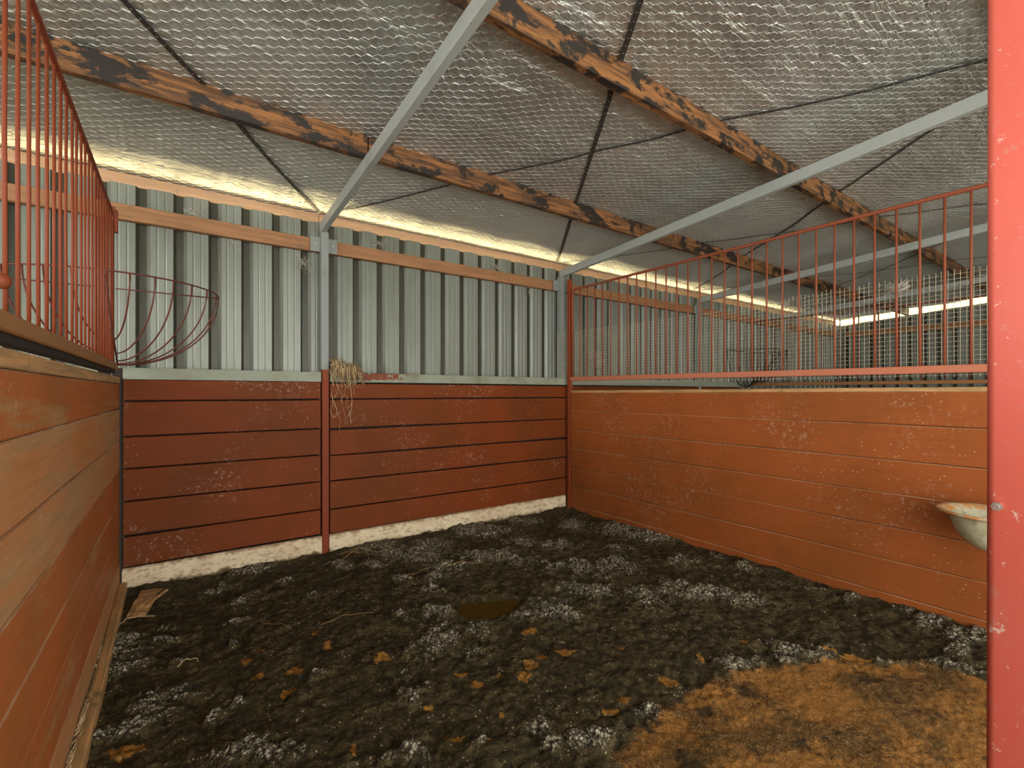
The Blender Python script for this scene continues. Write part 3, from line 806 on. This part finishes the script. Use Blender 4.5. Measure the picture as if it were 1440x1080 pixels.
# ---- floor
PALE = [(1.7, 3.45, 0.201, 0.174), (2.22, 3.55, 0.253, 0.169), (1.46, 3.36, 0.271, 0.186), (1.57, 2.98, 0.151, 0.108), (1.96, 2.93, 0.239, 0.18), (2.52, 2.93, 0.145, 0.179), (3.0, 3.27, 0.133, 0.187), (2.15, 2.56, 0.091, 0.121), (2.32, 2.45, 0.126, 0.135), (2.55, 2.33, 0.204, 0.193), (2.1, 2.12, 0.222, 0.157), (1.73, 2.06, 0.142, 0.122), (1.77, 1.96, 0.087, 0.1), (1.61, 2.08, 0.079, 0.083), (2.3, 1.85, 0.129, 0.117), (2.53, 1.85, 0.135, 0.107), (3.3, 2.61, 0.213, 0.197), (3.21, 2.93, 0.16, 0.196), (1.05, 2.45, 0.071, 0.09), (1.23, 2.39, 0.072, 0.068), (1.29, 2.71, 0.054, 0.063), (1.19, 2.94, 0.056, 0.069), (1.42, 2.88, 0.072, 0.073), (1.0, 2.1, 0.132, 0.114), (1.11, 2.24, 0.082, 0.066), (1.27, 2.13, 0.131, 0.088), (1.15, 1.92, 0.074, 0.048), (0.77, 1.86, 0.053, 0.056), (0.77, 2.05, 0.032, 0.038), (1.08, 1.35, 0.058, 0.051), (1.07, 1.24, 0.044, 0.045), (1.19, 1.22, 0.061, 0.062), (0.81, 1.4, 0.032, 0.025), (1.5, 1.18, 0.083, 0.057), (0.61, 1.51, 0.072, 0.024), (0.43, 3.66, 0.107, 0.088), (0.22, 3.49, 0.081, 0.096), (0.56, 3.32, 0.082, 0.078), (0.68, 3.07, 0.07, 0.081), (0.35, 3.26, 0.065, 0.079), (0.26, 2.91, 0.069, 0.054), (0.24, 2.72, 0.046, 0.04), (-0.03, 3.06, 0.049, 0.052), (-0.06, 2.88, 0.063, 0.045), (-0.2, 2.98, 0.077, 0.058), (-0.21, 2.82, 0.066, 0.057), (-0.04, 2.63, 0.051, 0.038), (-0.21, 2.68, 0.047, 0.062), (-0.05, 2.36, 0.091, 0.069), (0.12, 2.3, 0.029, 0.027), (0.19, 2.15, 0.051, 0.054), (0.12, 2.1, 0.027, 0.031), (-0.15, 2.17, 0.089, 0.051), (-0.25, 2.19, 0.062, 0.065), (0.53, 2.2, 0.038, 0.037), (0.2, 1.84, 0.147, 0.038), (-0.09, 2.22, 0.066, 0.056), (3.25, 1.73, 0.07, 0.066), (3.27, 2.0, 0.053, 0.06), (3.28, 1.32, 0.09, 0.043), (3.28, 1.11, 0.093, 0.048), (3.27, 0.92, 0.06, 0.034), (3.27, 0.74, 0.094, 0.053), (3.24, 0.61, 0.108, 0.068), (3.05, 0.61, 0.086, 0.043), (2.85, 0.61, 0.097, 0.045), (2.63, 1.65, 0.26, 0.1), (2.74, 1.49, 0.127, 0.076), (2.43, 1.08, 0.132, 0.076), (2.44, 0.97, 0.073, 0.053), (2.07, 1.16, 0.091, 0.067), (1.88, 1.15, 0.067, 0.06), (1.75, 1.14, 0.065, 0.046), (2.25, 1.03, 0.058, 0.028), (2.64, 0.77, 0.065, 0.023), (1.28, 3.64, 0.168, 0.1), (2.73, 3.6, 0.171, 0.148), (2.3, 3.13, 0.147, 0.128), (0.95, 3.42, 0.076, 0.081), (1.11, 3.3, 0.101, 0.067), (3.04, 2.1, 0.116, 0.088), (2.84, 2.54, 0.112, 0.1)]
ORANGE = [(0.77, 2.16, 0.033, 0.029), (1.05, 1.72, 0.027, 0.02), (1.16, 1.73, 0.025, 0.016), (1.31, 1.71, 0.026, 0.045), (1.4, 1.74, 0.027, 0.024), (1.52, 1.7, 0.041, 0.025), (1.77, 1.56, 0.021, 0.019), (1.71, 1.26, 0.037, 0.034), (1.46, 1.3, 0.026, 0.022), (1.38, 1.27, 0.025, 0.02), (0.82, 1.72, 0.02, 0.021), (0.8, 1.55, 0.013, 0.014), (0.8, 1.49, 0.018, 0.014), (0.88, 1.42, 0.038, 0.017), (0.5, 1.65, 0.012, 0.026), (1.0, 1.5, 0.016, 0.016), (1.24, 1.65, 0.031, 0.031), (1.04, 1.83, 0.025, 0.027), (1.51, 1.93, 0.03, 0.022), (0.61, 2.43, 0.021, 0.039), (0.32, 2.57, 0.021, 0.019), (0.25, 2.49, 0.03, 0.029), (0.43, 2.29, 0.042, 0.032), (0.28, 2.34, 0.025, 0.021), (-0.14, 2.06, 0.068, 0.025), (0.38, 2.14, 0.024, 0.023), (0.59, 2.58, 0.03, 0.022), (2.31, 1.24, 0.025, 0.033), (2.02, 1.29, 0.017, 0.03), (2.55, 0.87, 0.066, 0.035), (2.52, 0.95, 0.034, 0.024)]
BED = [(1.18, 1.08), (1.35, 1.12), (1.57, 1.15), (1.83, 1.16), (2.05, 1.12), (2.21, 1.05), (2.4, 0.95), (2.56, 0.81), (2.75, 0.68), (2.8, 0.56), (2.83, 0.46), (2.84, 0.24), (1.74, -0.04), (0.46, 0.38), (0.78, 0.9)]
PUD = [(1.3, 2.39), (1.37, 2.48), (1.52, 2.43), (1.72, 2.3), (1.64, 2.24), (1.5, 2.21), (1.42, 2.2), (1.33, 2.27)]

rnd = random.Random(3)
def inpoly_dist(x, y, P):
    ins = False; d = 1e9; n = len(P)
    for i in range(n):
        x1, y1 = P[i]; x2, y2 = P[(i+1) % n]
        if (y1 > y) != (y2 > y) and x < (x2-x1)*(y-y1)/(y2-y1)+x1: ins = not ins
        dx, dy = x2-x1, y2-y1; q = max(0, min(1, ((x-x1)*dx+(y-y1)*dy)/(dx*dx+dy*dy)))
        d = min(d, math.hypot(x-x1-q*dx, y-y1-q*dy))
    return d if ins else -d
a_ = math.radians(35.45); ca, sa = math.cos(a_), math.sin(a_)
GS = .0072
fx = np.arange(XL-.02, XP+.05, GS); fy = np.arange(-.35, YB+.03, GS)
X, Y = np.meshgrid(fx, fy)
def blobs(T, grow=1.):
    out = np.zeros_like(X)
    for bx, by, rr, rd in T:
        dx, dy = X-bx, Y-by
        u = (dx*ca-dy*sa)/(rr*grow); v = (dx*sa+dy*ca)/(rd*grow)
        out = np.maximum(out, np.clip(1.35-np.sqrt(u*u+v*v), 0, 1))
    return out
def nz(f, seed, oc=1):
    # numpy value noise
    out = np.zeros_like(X); amp = 1.; tot = 0
    for o_ in range(oc):
        rs = np.random.RandomState(seed*13+o_)
        G = rs.rand(int(4.6*f)+8, int(5*f)+8)
        u, v = (X+.5)*f, (Y+.5)*f
        i, j = u.astype(int), v.astype(int); a, b = u-i, v-j
        a = a*a*(3-2*a); b = b*b*(3-2*b)
        G2 = G.T
        out += amp*((G2[j,i]*(1-a)+G2[j,i+1]*a)*(1-b)+(G2[j+1,i]*(1-a)+G2[j+1,i+1]*a)*b)
        tot += amp; amp *= .55; f *= 2.03
    return out/tot
wx = (nz(5, 31, 4)-.5)*.30; wy = (nz(5, 37, 4)-.5)*.30
wx2 = (nz(26, 41, 3)-.5)*.05; wy2 = (nz(26, 43, 3)-.5)*.05
X0, Y0 = X, Y
X, Y = X0+wx*.8+wx2, Y0+wy*.8+wy2
pale = blobs(PALE, 1.12)
X, Y = X0+wx*.25+wx2*.9, Y0+wy*.25+wy2*.9
org = blobs(ORANGE, 1.15)
X, Y = X0, Y0
def worley(s, seed, wrp=0.):
    rs = np.random.RandomState(seed); u, v = (X+1+wrp)/s, (Y+1-wrp)/s
    i, j = np.floor(u).astype(int), np.floor(v).astype(int)
    J = rs.rand(int(6/s)+6, int(6/s)+6, 2); best = np.full(X.shape, 9.); sec = np.full(X.shape, 9.)
    for a in (-1,0,1):
        for c in (-1,0,1):
            q = J[(i+a), (j+c)]; d = np.hypot(i+a+q[...,0]-u, j+c+q[...,1]-v)
            sec = np.where(d < best, best, np.minimum(sec, d)); best = np.minimum(best, d)
    return best, sec
bed = np.zeros_like(X)
for jj in range(X.shape[0]):
    if fy[jj] > 1.6: break
    for ii in range(X.shape[1]):
        if fx[ii] > .2: bed[jj, ii] = min(1, max(0, .5+inpoly_dist(fx[ii], fy[jj], BED)/.16))
big = nz(1.2, 1, 3)-.5; mid = nz(7, 2, 4)-.5; clod = nz(22, 3, 3)-.5; fine = nz(55, 4, 2)-.5
lump = np.clip(pale, 0, 1)
w1, s1 = worley(.075, 5, wx2*.6); w2, s2 = worley(.030, 6, wx2*.4)
dome = np.clip(1-w1*1.25, 0, 1)**.6*.022*(.65+.45*lump) + np.clip(1-w2*1.2, 0, 1)**.6*.011*(.50+.75*lump)
crk = np.clip(.16-(s1-w1), 0, .16)/.16
Z = big*.045+mid*.026+clod*.010*(1+lump*1.2)+fine*.008*(1+lump)
Z += dome*(1-.8*bed)-crk*.006*lump
Z += np.clip(lump, 0, 1)**.7*.012*(1-.6*bed)
Z += bed*.006-bed*(mid*.014)-bed*clod*.007
# rises against the boards, hoofed low middle
edge = np.minimum(X-XL, np.minimum(XP-X, YB-Y)); Z += np.clip(.25-edge, 0, .25)*.06 + np.clip(.07-edge, 0, .07)*(nz(9, 91, 4)-.25)*.55
pud = np.zeros_like(X)
for jj in range(X.shape[0]):
    if not (2.0 < fy[jj] < 2.65): continue
    for ii in range(X.shape[1]):
        if 1.15 < fx[ii] < 1.85: pud[jj, ii] = np.clip(.6+inpoly_dist(fx[ii], fy[jj], PUD)/.06, 0, 1)
Z = Z*(1-pud)+(-.022)*pud
hi = np.clip((Z-np.mean(Z))/.03, -1, 1)
lump2 = np.clip(lump*(.62+.45*hi)+.10*hi*(nz(2.2, 71, 3) > .45), 0, 1)*(1-pud)
vs = np.stack([X, Y, Z], axis=-1).reshape(-1, 3); ny_, nx_ = X.shape
idx = np.arange(ny_*nx_).reshape(ny_, nx_)
ff = np.stack([idx[:-1,:-1], idx[:-1,1:], idx[1:,1:], idx[1:,:-1]], axis=-1).reshape(-1, 4)
me = bpy.data.meshes.new('floor')
me.vertices.add(len(vs)); me.vertices.foreach_set('co', vs.astype(np.float32).ravel())
me.loops.add(len(ff)*4); me.loops.foreach_set('vertex_index', ff.astype(np.int32).ravel())
me.polygons.add(len(ff)); me.polygons.foreach_set('loop_start', (np.arange(len(ff))*4).astype(np.int32))
me.polygons.foreach_set('use_smooth', np.ones(len(ff), dtype=bool))
me.update(calc_edges=True)
for nm, arr in (('pale', lump2), ('bed', bed), ('orange', org*(1-pud))):
    at = me.attributes.new(nm, 'FLOAT', 'POINT'); at.data.foreach_set('value', arr.astype(np.float32).ravel())
me.materials.append(M['floor'])
o = bpy.data.objects.new('floor', me); COL.objects.link(o); struct(o)
# puddle
m = MB(); pc = (1.5, 2.34)
P_ = []
for i in range(len(PUD)):
    a, b = PUD[i], PUD[(i+1) % len(PUD)]
    for k in range(4):
        q = k/4; x, y = a[0]+(b[0]-a[0])*q, a[1]+(b[1]-a[1])*q
        P_.append((pc[0]+(x-pc[0])*1.06, pc[1]+(y-pc[1])*1.06))
m.add([(x, y, -.0155) for x, y in P_], [tuple(range(len(P_)))])
m.add([(x, y, -.028) for x, y in P_], [tuple(range(len(P_)))[::-1]])
tag(m.build('puddle', 'puddle', None, (1.5, 2.34, -.0155)), 'small murky brown puddle in the middle of the black floor', 'puddle')
# ground under and round the shed
m = MB(); m.box(-14, 24, -16, 20, -.3, -.06); struct(m.build('trim_2', 'ground'))

# splintered wood and stalks on the floor
rnd = random.Random(21)
m = MB()
for k in range(9):
    a = rnd.gauss(1.05, .18); L_ = .16+rnd.random()*.14; x0, y0 = -.205+rnd.random()*.06, 3.26+rnd.random()*.08
    x1, y1 = x0+L_*math.cos(a)*.7, y0+L_*math.sin(a)
    m.sweep(chamf(.018+.012*rnd.random(), .010, .002), [(x0, y0, .035), ((x0+x1)/2, (y0+y1)/2, .055+.012*rnd.random()), (x1, y1, .050+.02*rnd.random())])
m.sweep(chamf(.085, .026, .004), [(-.180, 3.28, .035), (-.15, 3.42, .05), (-.135, 3.56, .058)])
tag(m.build('splintered_offcut', 'bark', None, (-.2, 3.4, .04)), 'splintered piece of wood in the left back corner of the floor', 'wood piece')
def fz(x, y):
    i = int(np.clip((x-fx[0])/GS, 0, nx_-1)); j = int(np.clip((y-fy[0])/GS, 0, ny_-1)); return float(Z[j, i])
def stalk(pts, r, lb, mat='straw_d', lift=.008):
    m = MB(); P = []
    for i in range(len(pts)-1):
        for k in range(4):
            q = k/4; p = [pts[i][j]+(pts[i+1][j]-pts[i][j])*q for j in (0, 1)]; P.append(p)
    P.append(list(pts[-1][:2]))
    # smooth
    for _ in range(2):
        P = [P[0]]+[[(P[i-1][j]+2*P[i][j]+P[i+1][j])/4 for j in (0,1)] for i in range(1, len(P)-1)]+[P[-1]]
    m.taper([(x, y, fz(x, y)+lift) for x, y in P], r, r*.6, 5)
    tag(m.build('dry_stalk', mat, None, (P[0][0], P[0][1], 0)), lb, 'stalk', 'stalks on the floor')
stalk([(-.25,3.10),(-.24,3.19),(-.20,3.28),(-.10,3.24)], .0028, 'curved pale stalk beside the splintered wood in the left corner', 'straw', .014)
stalk([(.37,2.85),(.42,2.79),(.49,2.69)], .0018, 'thin straight stalk on the black floor left of the puddle')
stalk([(-.0,2.60),(.04,2.62),(.08,2.60)], .0018, 'tiny stalk on the floor near the left partition', 'straw')
stalk([(.97,3.49),(1.08,3.62),(1.16,3.53),(1.14,3.37),(1.05,3.35)], .003, 'looping root on the floor below the left grey post')
stalk([(1.24,2.80),(1.22,2.92),(1.36,3.01),(1.61,2.95),(1.81,2.89)], .0018, 'long curving root behind the puddle', 'bark')
stalk([(1.0,3.66),(1.18,3.62),(1.22,3.50),(1.35,3.45)], .0028, 'brown root curled against the pale kerb right of the left grey post')
stalk([(.62,2.62),(.75,2.66),(.90,2.60)], .0015, 'faint dark stalk between the left grey post and the camera')

# ------------------------------------------------------------------ light and camera
w = bpy.data.worlds.new('World'); sc.world = w; w.use_nodes = True
bg = w.node_tree.nodes['Background']; bg.inputs[0].default_value = (1, .975, .91, 1); bg.inputs[1].default_value = .85
def area(name, loc, target, sx, sy, power, col):
    l = bpy.data.lights.new(name, 'AREA'); l.shape = 'RECTANGLE'; l.size = sx; l.size_y = sy; l.energy = power; l.color = col
    o = bpy.data.objects.new(name, l); COL.objects.link(o); o.location = loc
    o.rotation_euler = (Vector(target)-Vector(loc)).to_track_quat('-Z', 'Y').to_euler(); return o
# added key and fill lamps; the aisle lamp stands for assumed daylight
area('left_key_lamp', (-5.4, .4, 2.0), (3.5, 2.6, 1.6), 3.2, 2.0, 330, (1, .985, .94))  # unseen key lamp added on the left to brighten the rib slopes
area('doorway_fill_lamp', (.9, -1.3, 1.5), (.8, 3.0, 1.3), 2.0, 1.8, 48, (1, .98, .93))  # unseen fill lamp added to brighten the near left boards
area('aisle_fill_lamp', (.5, -3.2, 1.8), (2.6, 3.0, 1.3), 6, 2.6, 120, (1, .98, .93))  # unseen lamp added in the aisle behind the camera, for assumed daylight
area('ceiling_fill_lamp', (2.0, -2.6, .1), (3.0, 2.2, 2.7), 9, 2.4, 420, (1, .975, .91))  # unseen lamp added low down to brighten the foil ceiling
# unseen lamps added outside, shining up through the slots to make the eaves glow
area('eave_glow_lamp_back', (4.0, 5.6, 1.0), (4.0, 3.9, 2.6), 16, 2.2, 2100, (1, .79, .42))  # added lamp behind the back wall, standing for assumed sunlit ground
area('eave_glow_lamp_end', (12.6, 1.5, 1.0), (10.8, 1.5, 2.7), 7, 2.2, 520, (1, .80, .44))  # added lamp beyond the end wall, lights the foil at the gap

cam = bpy.data.cameras.new('Camera'); co = bpy.data.objects.new('Camera', cam); COL.objects.link(co)
cam.sensor_width = 36; cam.lens = 662/1440*36; cam.shift_y = 12/1440; cam.clip_start = .02
co.location = (0, 0, 1.25); co.rotation_euler = (math.radians(90), 0, -math.radians(35.45))
sc.camera = co
vs_ = sc.view_settings; vs_.view_transform = 'Standard'; vs_.look = 'None'; vs_.gamma = 1; vs_.exposure = 0; vs_.use_curve_mapping = False

for o in bpy.data.objects:
    if '_w' in o: del o['_w']
